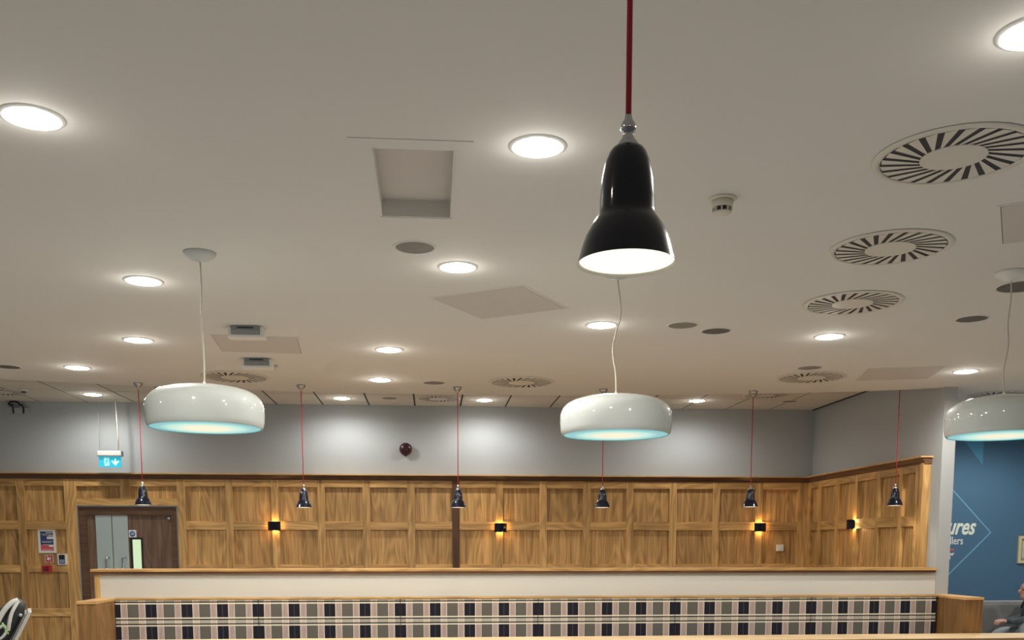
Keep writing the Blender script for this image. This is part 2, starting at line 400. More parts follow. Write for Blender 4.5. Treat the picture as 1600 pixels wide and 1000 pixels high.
# ---- oak panelling on the back wall (heights relative to the floor)
SF = 12.24            # face of stiles
PFc = 12.276          # face of the recessed panels
sx = [-6.055, -5.498, -4.941, -4.383, -3.044, -2.48, -1.921, -1.363, -0.807, -0.254, 0.301, 0.846, 1.402, 1.955, 2.511, 3.066, 3.628, 4.188, 4.76]
sw = 0.046
rows = [(0.807, 0.715), (0.298, 0.193), (-0.235, -0.325), (-0.765, -0.862), (-1.30, -1.39)]   # rails: top, bottom (above eye)
rows = [(a + EYE, b_ + EYE) for a, b_ in rows]
ztop = rows[0][0]
def stile(x, z0, z1, m=OAKV, w=sw): piece('stile', m, wall_back, x - w, x + w, SF, YB, z0, z1)
for x in sx:
    dk = abs(x - 0.301) < .01
    if abs(x + 4.383) < .01: piece('stile', OAKV, wall_back, x - sw, -4.287, SF, YB, 0.1, ztop)
    elif abs(x + 3.044) < .01: piece('stile', OAKV, wall_back, -3.099, x + sw, SF, YB, 0.1, ztop)
    elif x > 4.7: piece('stile', OAKV, wall_back, 4.70, 4.83, SF, YB, 0.1, ztop)
    else: stile(x, 0.1, ztop, OAKD if dk else OAKV)
for a, b_ in zip(sx, sx[1:]):
    door = abs(a + 4.383) < .01
    if door: continue
    x0, x1 = a + sw, (b_ - sw if b_ < 4.7 else 4.70)
    for k, (t, bt) in enumerate(rows):
        piece('rail', OAKH, wall_back, x0, x1, SF + .002, YB, bt, t)
        nz = rows[k+1][0] if k + 1 < len(rows) else 0.1
        if bt > nz: piece('panel', OAKP, wall_back, x0, x1, PFc, YB, nz, bt)
# over the door
xm = at_y(195.7, 766, SF).x
dz = (EYE + .57, EYE + .484)
piece('rail', OAKH, wall_back, -4.287, xm - .065, SF + .002, YB, rows[0][1], ztop)
piece('rail', OAKH, wall_back, xm + .065, -3.099, SF + .002, YB, rows[0][1], ztop)
piece('stile', OAKV, wall_back, xm - .065, xm + .065, SF, YB, dz[0], ztop)
piece('rail', OAKH, wall_back, -4.287, -3.099, SF, YB, dz[1], dz[0])
piece('panel', OAKP, wall_back, -4.287, xm - .065, PFc, YB, dz[0], rows[0][1])
piece('panel', OAKP, wall_back, xm + .065, -3.099, PFc, YB, dz[0], rows[0][1])
# cornice: cove with shade put into a darker oak, under a thin lighter lip
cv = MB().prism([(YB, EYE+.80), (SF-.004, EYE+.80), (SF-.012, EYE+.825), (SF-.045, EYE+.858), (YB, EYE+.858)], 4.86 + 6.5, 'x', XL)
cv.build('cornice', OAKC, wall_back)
MB().box(XL, 4.82, SF - .055, YB, EYE + .858, EYE + .872).build('cornice_lip', OAKH, wall_back)
piece('skirting', OAKH, wall_back, -6.5, -4.35, SF - .01, YB, 0, .1); piece('skirting', OAKH, wall_back, -3.1, 4.83, SF - .01, YB, 0, .1)

# ---- panelling on the alcove end wall
XF = 4.83; XFP = 4.864
def yx(px): return at_x(px, 800, XF).y
st = [(12.24, yx(1266.5)), (yx(1278), yx(1282)), (yx(1305), yx(1309.5)), (yx(1334), yx(1339)), (yx(1368), yx(1372)), (yx(1403), yx(1408)), (yx(1428), 9.30)]
for a, b_ in st: piece('stile', OAKV, wall_right, XF, XP0, b_, a, 0.1, ztop)
for (a0, a1), (b0, b1) in zip(st, st[1:]):
    for k, (t, bt) in enumerate(rows):
        tt = t; bb = bt
        if k == 0: bb = bt + .01
        piece('rail', OAKH, wall_right, XF + .002, XP0, b0, a1, bb, tt)
        nz = rows[k+1][0] if k + 1 < len(rows) else 0.1
        if bt > nz: piece('panel', OAKP, wall_right, XFP, XP0, b0, a1, nz, bt + (.01 if k == 0 else 0))
piece('end_post', OAKV, wall_right, XF - .012, XP0, 9.285, 9.34, 0.1, ztop)
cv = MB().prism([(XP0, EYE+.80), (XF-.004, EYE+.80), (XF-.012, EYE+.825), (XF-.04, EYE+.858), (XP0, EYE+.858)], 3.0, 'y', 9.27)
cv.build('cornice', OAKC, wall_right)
MB().box(XF - .055, XP0, 9.25, 12.19, EYE + .858, EYE + .872).build('cornice_lip', OAKH, wall_right)

# ---- half wall in front of the alcove
HX = -3.05
hw = struct(MB().box(HX, XP0, YP, YP + .14, 0, EYE - .262).build('wall_half', CREAMP), 'low cream half wall with an oak cap behind the tartan seat', 'wall')
MB().box(HX - .03, XP0 - .02, YP - .035, YP + .17, EYE - .262, EYE - .240).build('cap_moulding', OAKC, hw)
MB().box(HX - .035, XP0 - .012, YP - .045, YP + .18, EYE - .240, EYE - .214).build('cap', OAKH, hw, bevel=.004)
MB().box(HX - .012, HX + .033, YP - .012, YP + .15, 0, EYE - .262).build('end_trim', OAKV, hw)
# pillar end: half-wall paint darkened in colour for its weaker light
MB().box(XP0, XP1, YP - .006, YP, 0, ZR).build('pillar_facing', mat('dimmed_pillar_paint', (0.38, 0.39, 0.39), 0.8), wall_right)

# ---- door in the back wall
d = struct(MB().box(-4.202, -3.171, 12.283, 12.298, 0, EYE + .373).build('door_1', WALN), 'dark walnut door behind the half wall, with steel plates and a lit glass slot', 'door')
dm = MB(); dm.box(-4.272, -4.19, 12.262, 12.299, 0, EYE+.365); dm.box(-3.185, -3.113, 12.262, 12.299, 0, EYE+.365); dm.box(-4.272, -3.113, 12.260, 12.299, EYE+.365, EYE+.466)
dm.build('door_frame', WALD, d)
dm = MB(); dm.box(-4.287, -4.272, 12.236, 12.299, 0, EYE+.466); dm.box(-3.113, -3.099, 12.236, 12.299, 0, EYE+.466); dm.box(-4.287, -3.099, 12.236, 12.299, EYE+.466, EYE+.484)
dm.build('edge_strip', NICK, d)
for x0, x1 in ((150.5, 175.2), (176.4, 200.5)):
    A = at_y(x0, 840, 12.27); B = at_y(x1, 840, 12.27)
    pl = piece('steel_panel', STEEL, d, A.x, B.x, 12.27, 12.283, .1, EYE + .372)
    hx = at_y((x0 + x1) / 2 + 2, 875, 12.2).x
    z1 = at_y(170, 871, 12.2).z
    h = MB().tube([(hx + .03, 12.272, z1), (hx, 12.225, z1), (hx, 12.215, z1 - .02), (hx, 12.215, z1 - .38), (hx, 12.225, z1 - .40), (hx + .03, 12.272, z1 - .40)], .011, 8)
    h.build('pull_handle', CHROME, d)
A = at_y(207, 843, 12.27); B = at_y(222, 892, 12.27)
piece('glass_surround', BLACKP, d, A.x - .03, B.x + .02, 12.272, 12.283, .95, A.z + .025)
piece('vision_glass', GLOWG, d, A.x, B.x, 12.268, 12.274, 1.0, A.z)
A = at_y(207, 834, 12.265)
q = piece('fire_door_notice', PWHITE, d, A.x - .045, A.x + .045, 12.262, 12.283, A.z - .045, A.z + .045, bevel=.006)
o = MB().lathe([(0, 0), (.034, 0), (.034, .002), (0, .002)], 24).build('blue_disc', SBLUE, d, (A.x, 12.262, A.z), (PI/2, 0, 0))
for dz_, w_ in ((.008, .022), (-.004, .026), (-.014, .018)):
    piece('print_line', PWHITE, d, A.x - w_, A.x + w_, 12.259, 12.2605, A.z + dz_ - .002, A.z + dz_ + .002)
A = at_y(263, 810, 12.27)
MB().lathe([(0, 0), (.026, 0), (.026, .012), (.014, .018), (0, .018)], 20).build('round_knob', NICK, d, (A.x, 12.283, A.z), (PI/2, 0, 0))

# ------------------------------------------------------------------ downlights
ring_me = MB().lathe([(.094, 0), (.094, -.006), (.099, -.0065), (.110, -.002), (.113, 0)], 48).build('trim_ring', WHITE).data
lens_me = MB().lathe([(.094, -.005), (.07, -.011), (0, -.014)], 28).build('lens', LAMPE).data
for o in [o for o in COL.objects if o.name in ('trim_ring', 'lens')]: bpy.data.objects.remove(o)
def downlight(x, y, z, label, power=DOWN_W, group='round recessed downlights', blend=.5):
    t = thing('downlight', label, 'downlight', (x, y, z), 0, group)
    link('trim_ring', ring_me, t); link('lens', lens_me, t)
    light('lamp', t, (0, 0, -.035), power, WARM, .055, 174, blend)
    if y > 2.5: light('halo_light', t, (0, 0, -.055), HALO_W, WARM, .03)
for px, py, lb in [
    (50,183,'large bright round downlight near the upper left edge of the picture'),
    (840,228.5,'bright round downlight just left of the big black pendant, beside the square hatch'),
    (1618,50,'round downlight cut by the top right corner of the picture'),
    (715,417,'round downlight between the round grey grille and the diamond-turned ceiling panel'),
    (224,438.5,'round downlight to the left below the left white lamp\'s ceiling rose'),
    (940,507.5,'round downlight beside the wavy flex of the middle white lamp'),
    (216,531,'round downlight above the left white bowl lamp, lower of the pair left of its flex'),
    (608,546,'round downlight on the plain ceiling between diamond panel and left white lamp'),
    (1296,525.5,'round downlight under the third big swirl vent at the right'),
    (121,574,'round downlight near the ceiling edge at far left, left of the red-flex pendants'),
    (594,593,'round downlight nearest the curved ceiling edge, left of centre'),
    (1509,580,'round downlight above the right white bowl lamp, beside the skewed square panel')]:
    p = at_z(px, py, ZC); downlight(p.x, p.y, ZC, lb)
for px, py, lb in [
    (145,616,'leftmost downlight in the tiled alcove ceiling, above the green-blue exit sign'),
    (534,622,'downlight in the tiled alcove ceiling left of the small tile swirl vent'),
    (757,625,'downlight in the tiled alcove ceiling right of the middle red-flex pendant'),
    (1089,626,'rightmost lit downlight in the alcove ceiling, right of the middle white lamp')]:
    p = at_z(px, py, ZR); downlight(p.x, p.y, ZR, lb, DOWN_W * .40, 'downlights in the alcove ceiling', .6)
far = [(-4.4,0.6,'in the left half of the room, level with the camera'),(-1.7,1.2,'just left of the camera'),(4.4,0.8,'to the right of the camera'),(6.9,2.6,'near the outer right wall'),
       (6.8,6.2,'right of the right bowl lamp, outside the frame'),(-4.7,4.4,'at the far left of the room'),(6.95,11.0,'behind the right bowl lamp, added to brighten the blue wall'),(8.2,8.8,'at the far right, by the blue wall')]  # the one behind the bowl lamp is added to brighten the blue wall
rown = ['first', 'second', 'third', 'fourth', 'fifth']; coln = ['far left', 'left', 'middle', 'right', 'far right']
for a in range(5):
    for b_ in range(5):
        far.append((-4.9 + 2.95*b_ + .3*((a*7+b_*3) % 3), -1.6 - 2.3*a - .2*((a+b_) % 2), 'in the %s row behind the camera, %s' % (rown[a], coln[b_])))
for x, y, wh in far:
    downlight(x, y, ZC, 'ceiling downlight out of view ' + wh, DOWN_W * (.12 if y < 3 else 1.0), 'downlights outside the picture')

# ------------------------------------------------------------------ ceiling speakers
def speaker(x, y, z, label, r=.098, m=SPKG):
    t = thing('ceiling_speaker', label, 'speaker', (x, y, z), 0, 'round grey ceiling speakers')
    MB().lathe([(r, 0), (r, -.004), (r + .010, -.005), (r + .014, 0)], 40).build('rim', CEIL, t)
    MB().lathe([(r, -.001), (r * .6, -.003), (0, -.004)], 36).build('grille', m, t)
for px, py, z, m, lb in [
    (648,386,ZC,SPKG,'round grey ceiling grille with a pale rim, below the recessed hatch'),
    (1067,508,ZC,SPKG,'paler of the two flat grey discs side by side right of the middle white lamp'),
    (1119,517,ZC,SPKD,'darker of the two flat grey discs side by side right of the middle white lamp'),
    (1519,498,ZC,SPKD,'dark flat disc on the ceiling left of the right white lamp\'s flex'),
    (1265,574.5,ZC,SPKG,'grey disc touching the top of the fourth swirl vent near the ceiling edge'),
    (678,598,ZC,SPKG,'small grey disc near the ceiling edge, left of the middle red-flex pendant'),
    (12,573,ZC,SPKD,'dark disc on the ceiling cut by the left edge of the picture'),
    (609,622,ZR,SPKG,'grey disc in the alcove tiles between a downlight and the tile swirl vent'),
    (1234,627,ZR,SPKG,'grey disc in the alcove ceiling near its right end')]:
    p = at_z(px, py, z); speaker(p.x, p.y, z, lb, .098 if z == ZC else .09, m)
p = at_z(1592, 447, ZC); speaker(p.x + .02, p.y, ZC, 'large dark disc right behind the right white lamp\'s ceiling rose', .135, SPKD)

# ------------------------------------------------------------------ swirl diffusers
NSL = 24
def swirl_meshes():
    ri, ro, w = .122, .266, .0125
    def slot(i):
        a = 2*PI*i/NSL; b_ = a + math.radians(18.5)
        p = Vector((math.cos(a), math.sin(a))) * ri; q = Vector((math.cos(b_), math.sin(b_))) * ro
        dd = (q - p).normalized(); n = Vector((-dd.y, dd.x))
        return p, q, n
    p, q, n = slot(0); p2, q2, n2 = slot(1)
    wi = .0095
    pts = [p + n*wi, q + n*w, q2 - n2*w, p2 - n2*wi]
    vane = MB().prism([tuple(v) for v in pts], .0015, 'z', -.006)
    disc = MB().lathe([(0, -.007), (.04, -.0075), (.123, -.006), (.123, -.001), (0, -.001)], 48, False)
    rim = MB().lathe([(.270, .0), (.270, -.006), (.288, -.007), (.300, -.004), (.302, 0)], 64)
    back = MB().lathe([(0, -.001), (.272, -.001)], 48)
    out = []
    for nm, mb, m in (('vane', vane, OFFD), ('centre_disc', disc, OFFD), ('outer_ring', rim, OFFD), ('dark_throat', back, DARKT)):
        o = mb.build(nm, m); out.append(o.data); bpy.data.objects.remove(o)
    return out
OFFD = mat('diffuser_enamel', (0.66, 0.63, 0.56), 0.45)
DARKT = mat('diffuser_throat', (0.012, 0.013, 0.022), 0.6)
VME, DME, RME, BME = swirl_meshes()
def swirl(x, y, z, label, rz=0.0, s=1.0, group='round swirl air diffusers'):
    t = thing('swirl_diffuser', label, 'air vent', (x, y, z - .002), rz, group); t.scale = (s, s, 1)
    link('outer_ring', RME, t, (0, 0, 0)); link('centre_disc', DME, t, (0, 0, -.001)); link('dark_throat', BME, t, (0, 0, -.0025))
    for i in range(NSL): link('vane', VME, t, (0, 0, 0), (0, 0, 2*PI*i/NSL))
for px, py, z, lb in [
    (1490,243,ZC,'largest round swirl vent, near the top right of the picture'),
    (1391,387,ZC,'second round swirl vent down at the right, below the largest'),
    (1332,473,ZC,'third round swirl vent down at the right, just above a downlight'),
    (1268,589.5,ZC,'round swirl vent near the ceiling edge at right, under a grey disc'),
    (815,597,ZC,'round swirl vent near the ceiling edge, left of the middle white lamp'),
    (367,589,ZC,'round swirl vent partly behind the left white lamp and under the box unit')]:
    p = at_z(px, py, z); swirl(p.x, p.y, z, lb, random.random() * .2)
p = at_z(1562, 617, ZC); swirl(p.x, p.y, ZC, 'round swirl vent mostly hidden behind the top of the right white lamp')
for px, py, lb in [(685,622.5,'small swirl vent in a tile of the alcove ceiling beside the middle red-flex pendant'),
                   (4,612,'swirl vent in the alcove ceiling cut by the left edge of the picture'),
                   (1197,617,'swirl vent in the alcove ceiling just behind the ceiling edge at right')]:
    p = at_z(px, py, ZR); swirl(p.x, p.y, ZR, lb, .1, .86, 'swirl diffusers in the alcove ceiling')

# ------------------------------------------------------------------ access panels
def access(cx, cy, ang, size, label):
    t = thing('access_panel', label, 'ceiling panel', (cx, cy, ZC), ang, 'square access panels in the ceiling')
    h = size / 2
    MB().box(-h, h, -h, h, -.003, 0).build('door_leaf', PANELP, t)
    f = MB(); g = .003; w = .018
    f.box(-h-g-w, h+g+w, -h-g-w, -h-g, -.0025, 0); f.box(-h-g-w, h+g+w, h+g, h+g+w, -.0025, 0)
    f.box(-h-g-w, -h-g, -h-g, h+g, -.0025, 0); f.box(h+g, h+g+w, -h-g, h+g, -.0025, 0)
    f.build('frame', CEIL, t)
    MB().box(-h-g, h+g, -h-g, h+g, -.0008, 0).build('shadow_gap', DARKV, t)
access(.4405, 6.245, math.radians(-32.5), .61, 'square access panel turned like a diamond in the middle of the ceiling')
access(-1.29, 7.643, math.radians(4.5), .60, 'square access panel beside the upper white box unit')
access(4.122, 8.449, math.radians(-14.5), .61, 'skewed square access panel near the ceiling edge at the right')
access(2.534 + .26 + .17, 4.166 + .165 + .09, math.radians(-32.3 - 0), .60, 'access panel cut by the right edge below the largest swirl vent')

# ------------------------------------------------------------------ smoke detector and sensors
p = at_z(1129, 310, ZC)
t = thing('smoke_detector', 'white round smoke detector with dark slots, right of the big black pendant', 'smoke detector', (p.x, p.y, ZC))
MB().lathe([(0, 0), (.060, 0), (.060, -.006), (.052, -.010), (0, -.010)], 36).build('base_plate', OFFW, t)
MB().lathe([(0, -.010), (.046, -.010), (.047, -.034), (.044, -.040), (.030, -.038), (.030, -.056), (.041, -.058), (.036, -.064), (.018, -.070), (0, -.071)], 36).build('body', OFFW, t)
MB().lathe([(.034, -.039), (.0345, -.057)], 30, True).build('dark_chamber', BLACKP, t)
for i in range(9):
    a = 2*PI*i/9; MB().box(-.003, .003, .034, .0435, -.057, -.040).build('rib', OFFW, t, rot=(0, 0, a))
p = at_z(427, 571, ZC)
t = thing('ceiling_sensor', 'tiny grey ceiling sensor beside the lower white box unit', 'sensor', (p.x, p.y, ZC))
MB().lathe([(0, 0), (.04, 0), (.038, -.012), (.02, -.02), (0, -.022)], 24).build('housing', LGREY, t)
MB().lathe([(.014, -.02), (.012, -.034), (0, -.036)], 16).build('lens', GREYP, t)
p = at_z(37, 608, ZR)
t = thing('ceiling_sensor', 'tiny white sensor with a dark underside in the alcove ceiling at far left', 'sensor', (p.x, p.y, ZR))
MB().lathe([(0, 0), (.045, 0), (.045, -.02), (.03, -.026), (0, -.026)], 20).build('housing', WHITE, t)
MB().lathe([(.03, -.026), (.028, -.036), (0, -.038)], 16).build('lens', BLACKP, t)

# ------------------------------------------------------------------ box units on the ceiling
def boxunit(px, py, s, label):
    p = at_z(px, py, ZC)
    t = thing('vent_unit', label, 'ventilation unit', (p.x, p.y, ZC), -math.radians(1), 'white box units on the ceiling'); t.scale = (s, s, s)
    m = MB()
    a, b_, h, dp = .116, .128, .080, .10
    vs = [(-a,0,0),(a,0,0),(a,dp,0),(-a,dp,0),(-b_,-.012,-h),(b_,-.012,-h),(b_,dp,-h),(-b_,dp,-h)]
    m.add(vs, [(0,1,2,3),(4,7,6,5),(0,4,5,1),(1,5,6,2),(2,6,7,3),(3,7,4,0)])
    m.build('housing', WHITE, t, bevel=.012)
    MB().box(-.098, .098, -.016, .02, -.060, -.002).build('grey_front', GREYP, t, bevel=.003)
    MB().box(-.055, .055, -.019, -.014, -.020, -.011).build('slot', BLACKP, t)
    for i in range(16): piece('louvre', LGREY, t, -.088 + i*.0117 - .0032, -.088 + i*.0117 + .0032, -.021, -.014, -.057, -.032)
boxunit(383.5, 509, 1.0, 'white box unit with a grey louvred front, the upper and nearer of the two')
boxunit(401, 559.5, 1.0, 'white box unit with a grey louvred front, lower one next to the tiny sensor')

# ------------------------------------------------------------------ white bowl pendants
def bowl(ccx, ccy, rimz, label, wig, R=1.0):
    t = thing('bowl_pendant', label, 'pendant lamp', (ccx, ccy, rimz), 0, 'large white bowl pendant lamps')
    out = [(.289,0),(.296,.008),(.301,.03),(.304,.07),(.304,.10),(.300,.125),(.290,.148),(.272,.168),(.245,.185),(.20,.200),(.14,.211),(.07,.217),(.02,.219),(0,.219)]
    inn = [(r - .006 if r > .02 else r, max(z - .006, 0)) for r, z in out]
    MB().lathe([(r*R, z) for r, z in out], 80).build('shade', GLOSSW, t)
    MB().lathe([(.289*R, 0), (.283*R, 0.0)] + [(r*R, z) for r, z in inn[1:]], 80).build('lining', AQUA, t)
    MB().lathe([(0, -.004), (.12*R, -.003), (.22*R, -.001), (.283*R, .002), (.283*R, .006), (0, .006)], 64).build('opal_diffuser', OPAL, t)
    light('lamp', t, (0, 0, -.03), BOWL_W, (1.0, .93, .78), .05, 150, .6)
    H = ZC - rimz
    pts = [(0, 0, .219)]
    for k, (fz, dx) in enumerate(wig): pts.append((dx, 0, .219 + (H - .219) * fz))
    pts.append((0, 0, H - .03))
    sp = []
    P = [Vector(q) for q in pts]
    for i in range(len(P) - 1):
        p0, p1, p2, p3 = P[max(i-1,0)], P[i], P[i+1], P[min(i+2, len(P)-1)]
        for j in range(5):
            tt = j / 5; sp.append(0.5*((2*p1)+(p2-p0)*tt+(2*p0-5*p1+4*p2-p3)*tt*tt+(3*p1-p0-3*p2+p3)*tt**3))
    sp.append(P[-1])
    MB().tube(sp, .0042, 8).build('flex', IVC, t)
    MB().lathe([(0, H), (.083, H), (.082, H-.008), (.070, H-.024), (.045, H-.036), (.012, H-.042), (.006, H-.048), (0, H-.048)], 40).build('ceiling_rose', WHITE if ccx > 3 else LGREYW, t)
    MB().lathe([(.009, .218), (.009, .232), (.005, .238), (0, .238)], 12).build('cord_grip', WHITE, t)
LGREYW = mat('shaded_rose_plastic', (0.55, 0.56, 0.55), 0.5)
bowl(-1.185, 5.326, EYE + .616, 'left of the three big white bowl lamps, above the doorway side', [(.25, .003), (.5, -.004), (.75, .003)])
bowl(1.037, 5.486, EYE + .617, 'middle of the three big white bowl lamps, behind the big black pendant', [(.18, -.004), (.36, -.022), (.52, -.004), (.62, .018), (.74, .018), (.88, .006)], 1.03)
bowl(3.214, 5.32, EYE + .615, 'right white bowl lamp, cut by the right edge of the picture', [(.2, -.012), (.4, .006), (.6, -.002), (.8, .008)])

# ------------------------------------------------------------------ black pendants on red flex
prof = [(.0775,0),(.074,.011),(.0705,.025),(.065,.042),(.057,.058),(.050,.069),(.0445,.076),(.043,.084),(.0425,.104),(.040,.132),(.035,.160),(.029,.176),(.0245,.183),(.016,.187)]
def pend_meshes():
    k = .93
    sh = MB().lathe([(r, z*k) for r, z in prof], 56).build('shade', GLOSSB)
    li = MB().lathe([(.0775,0),(.0755,.0005)] + [(r - .003, z*k) for r, z in prof[1:9]], 40).build('lining', INW)
    bu = MB().lathe([(.0735, .004), (.05, .0), (0, -.002)], 40).build('bulb_disc', BULBE)
    ch = MB().lathe([(.017,.185*k),(.0165,.190*k),(.014,.194*k),(.0095,.200*k),(.0085,.206*k),(.0115,.212*k),(.012,.218*k),(.010,.224*k),(.006,.230*k),(.0055,.236*k),(0,.237*k)], 24).build('chrome_cap', CHROME)
    ca = MB().lathe([(0,0),(.044,0),(.044,-.008),(.036,-.022),(.022,-.036),(.010,-.048),(.007,-.060),(0,-.060)], 28).build('ceiling_rose', NICK)
    me = [o.data for o in (sh, li, bu, ch, ca)]
    for o in (sh, li, bu, ch, ca): bpy.data.objects.remove(o)
    return me
PM = pend_meshes()
def pendant(x, y, rimz, topz, label, power=PEND_W, group='small black pendants on red flex', flexr=.0042, rose=True):
    t = thing('dome_pendant', label, 'pendant lamp', (x, y, rimz), 0, group)
    link('shade', PM[0], t); link('lining', PM[1], t); link('bulb_disc', PM[2], t); link('chrome_cap', PM[3], t)
    H = topz - rimz
    MB().tube([(0, 0, .215), (0, 0, H - .05)], flexr, 10).build('red_flex', RED, t)
    link('ceiling_rose', PM[4], t, (0, 0, H))
    light('lamp', t, (0, 0, -.03), power, (1.0, .87, .66), .04, 140, .6)
pr_ = at_y(979, 412, 1.55)
pendant(pr_.x, 1.55, pr_.z, ZC, 'big glossy black pendant lamp on red flex, close to the camera', PEND_W * .8, 'near black pendant', .0045)
for cx, lx, ly, lb in [
    (216, 224, 789, 'leftmost small black pendant on red flex, in front of the dark door'),
    (471, 475, 793, 'small black pendant on red flex, second from the left'),
    (715, 716, 793, 'small black pendant on red flex in front of the dark stile, mid panelling'),
    (943, 941, 793, 'small black pendant on red flex below the middle white bowl lamp'),
    (1177, 1172, 792, 'small black pendant on red flex nearest the right-hand back wall lamp')]:
    p = at_z(cx, 604 if cx < 900 else 608, ZC); y = 9.50
    q = at_y(lx, ly, y); pendant(q.x, y, q.z, ZC, lb)
q = at_y(1398, 790, 9.40); pendant(q.x, 9.40, q.z, ZR, 'rightmost small black pendant on red flex, in front of the end wall')

# ------------------------------------------------------------------ wall lamps
def sconce(x, y, z, rz, label):
    t = thing('wall_lamp', label, 'wall lamp', (x, y, z), rz, 'amber wall lamps on the panelling')
    MB().box(-.045, .045, -.012, 0, -.045, .045).build('back_plate', BLACKP, t, bevel=.004)
    MB().tube([(0, -.01, 0), (0, -.060, 0)], .009, 8).build('stem', BLACKP, t)
    # curved front shade: part of a cylinder with upright axis
    m = MB(); n = 14; r0, r1 = .085, .080
    a0, a1 = math.radians(203), math.radians(337)
    vs = []
    for r in (r0, r1):
        for z_ in (-.055, .055):
            for i in range(n + 1):
                a = a0 + (a1 - a0) * i / n; vs.append((r * math.cos(a), .012 + r * math.sin(a), z_))
    k = n + 1; fs = []
    for i in range(n):
        fs += [(i, i+1, k+i+1, k+i), (2*k+i, 3*k+i, 3*k+i+1, 2*k+i+1), (i, 2*k+i, 2*k+i+1, i+1), (k+i, k+i+1, 3*k+i+1, 3*k+i)]
    fs += [(0, k, 3*k, 2*k), (n, 2*k+n, 3*k+n, k+n)]
    m.add(vs, fs, False); m.build('shade', GLOSSB, t)
    MB().ball((0, -.036, 0), .020, 16, 10).build('bulb', AMBE, t)
    for dx, dz_ in ((.0, .035), (.0, -.035), (.06, 0), (-.06, 0)):
        pass
    light('lamp', t, (0, -.036, .04), SCONCE_W, (1.0, .58, .20), .02)
    light('lamp', t, (0, -.036, -.04), SCONCE_W, (1.0, .58, .20), .02)
A = at_y(429, 822, SF); sconce(A.x, SF, A.z, 0, 'black wall lamp with amber glow, left one on the back panelling')
A = at_y(782, 824.5, SF); sconce(A.x, SF, A.z, 0, 'black wall lamp with amber glow, middle one on the back panelling')
A = at_y(1187, 824, SF); sconce(A.x, SF, A.z, 0, 'black wall lamp with amber glow beside the small white switch')
A = at_x(1333, 819.5, XF); sconce(XF, A.y, A.z, -PI/2, 'wall lamp seen edge-on, throwing amber light across the end wall')

# ------------------------------------------------------------------ things on the back wall
A = at_y(1219, 856, SF)
t = thing('light_switch', 'small white wall switch low on the panelling near the corner', 'switch', (A.x, SF, A.z))
MB().box(-.043, .043, -.009, .03, -.043, .043).build('plate', WHITE, t, bevel=.003)
MB().box(-.012, .012, -.014, -.008, -.018, .018).build('rocker', WHITE, t, bevel=.002)

A = at_y(634, 702, YB)
t = thing('alarm_sounder', 'dark maroon round alarm sounder on the grey upper wall', 'alarm', (A.x, YB, A.z))
MB().lathe([(0, 0), (.074, 0), (.074, .03), (.070, .06), (.055, .078), (.03, .086), (0, .088)], 36).build('body', MAROON, t, rot=(PI/2, 0, 0))
MB().prism([(-.035, -.055), (.035, -.055), (.0, -.098)], .04, 'y', -.05).build('nose', MAROON, t, bevel=.004)
MB().lathe([(.074, .002), (.079, .004), (.079, .014), (.074, .016)], 36).build('rim', mat('dull_red_plastic', (.16, .02, .03), .5), t, rot=(PI/2, 0, 0))

def wpt(px, py, Y=12.25): return at_y(px, py, Y)
o = wpt(25, 637)
t = thing('conduit_pipes', 'dark bent conduit pipes at the top of the wall, far left', 'pipes', (o.x, 12.25, o.z))
MB().tube([wpt(a, b_) - o for a, b_ in ((13,632),(15,628.5),(19,627),(23,627),(28,629),(31,632.5),(35,633.5),(36.5,637),(37,646))], .011, 8).build('long_pipe', BLACKP, t)
MB().tube([wpt(a, b_) - o for a, b_ in ((14,632.5),(19,633),(20.5,636),(21,646))], .011, 8).build('short_pipe', BLACKP, t)
MB().box(-.12, .14, 0, .05, -.07, .0).build('clip_plate', WALLP, t)

# exit sign hung from the alcove ceiling
YS = 12.06
A = at_y(172, 717, YS); top = at_y(172, 704.5, YS); 
t = thing('exit_sign', 'lit blue-green hanging exit sign with running man and down arrow', 'exit sign', (A.x, YS, A.z))
w = (at_y(189.5, 717, YS).x - at_y(155, 717, YS).x) / 2
zt = at_y(172, 712.5, YS).z - A.z; zb = at_y(172, 730, YS).z - A.z; zk = top.z - A.z
MB().box(-w-.01, w+.01, -.028, .028, zt, zk).build('housing', WHITE, t, bevel=.01)
MB().box(-w-.013, w+.013, -.03, .03, zt-.006, zt+.006).build('dark_base', GREYP, t)
MB().box(w+.01, w+.02, -.03, .03, zt, zk-.004).build('end_cap', GREYP, t)
MB().box(-w, w, -.006, .006, zb, zt-.006).build('sign_face', EXITB, t)
hh = zt - zb; zc = (zt + zb) / 2 - .003
MB().box(-.5*w-.002, -.08*w, -.009, -.006, zc-.36*hh, zc+.36*hh).build('white_doorway', EXITW, t)
mn = MB(); cx0 = -.28*w
mn.ball((cx0+.006, -.011, zc+.27*hh), .009, 10, 6, sy=.3)
def limb(pts, r): mn.tube([(cx0+a, -.0105, zc+b_) for a, b_ in pts], r, 6)
limb([(.004,.025),(-.004,-.006)], .0075); limb([(.004,.022),(.022,.012),(.030,.022)], .0042); limb([(.002,.022),(-.018,.014),(-.024,-.002)], .0042)
limb([(-.004,-.006),(.014,-.018),(.010,-.042)], .005); limb([(-.004,-.006),(-.014,-.024),(-.032,-.028)], .005)
mn.build('running_man', EXITB, t)
ax = .48*w
MB().prism([(ax-.008, zc+.3*hh), (ax-.008, zc-.02*hh), (ax-.036, zc+.12*hh), (ax-.044, zc+.04*hh), (ax, zc-.34*hh), (ax+.044, zc+.04*hh), (ax+.036, zc+.12*hh), (ax+.008, zc-.02*hh), (ax+.008, zc+.3*hh)], .003, 'y', -.009).build('down_arrow', EXITW, t)
MB().tube([(w*.78, 0, zk), (w*.82, 0, zk+.2), (w*.72, 0, ZR-A.z-.05), (w*.70, 0, ZR-A.z)], .007, 8).build('hanging_cord', IVC, t)
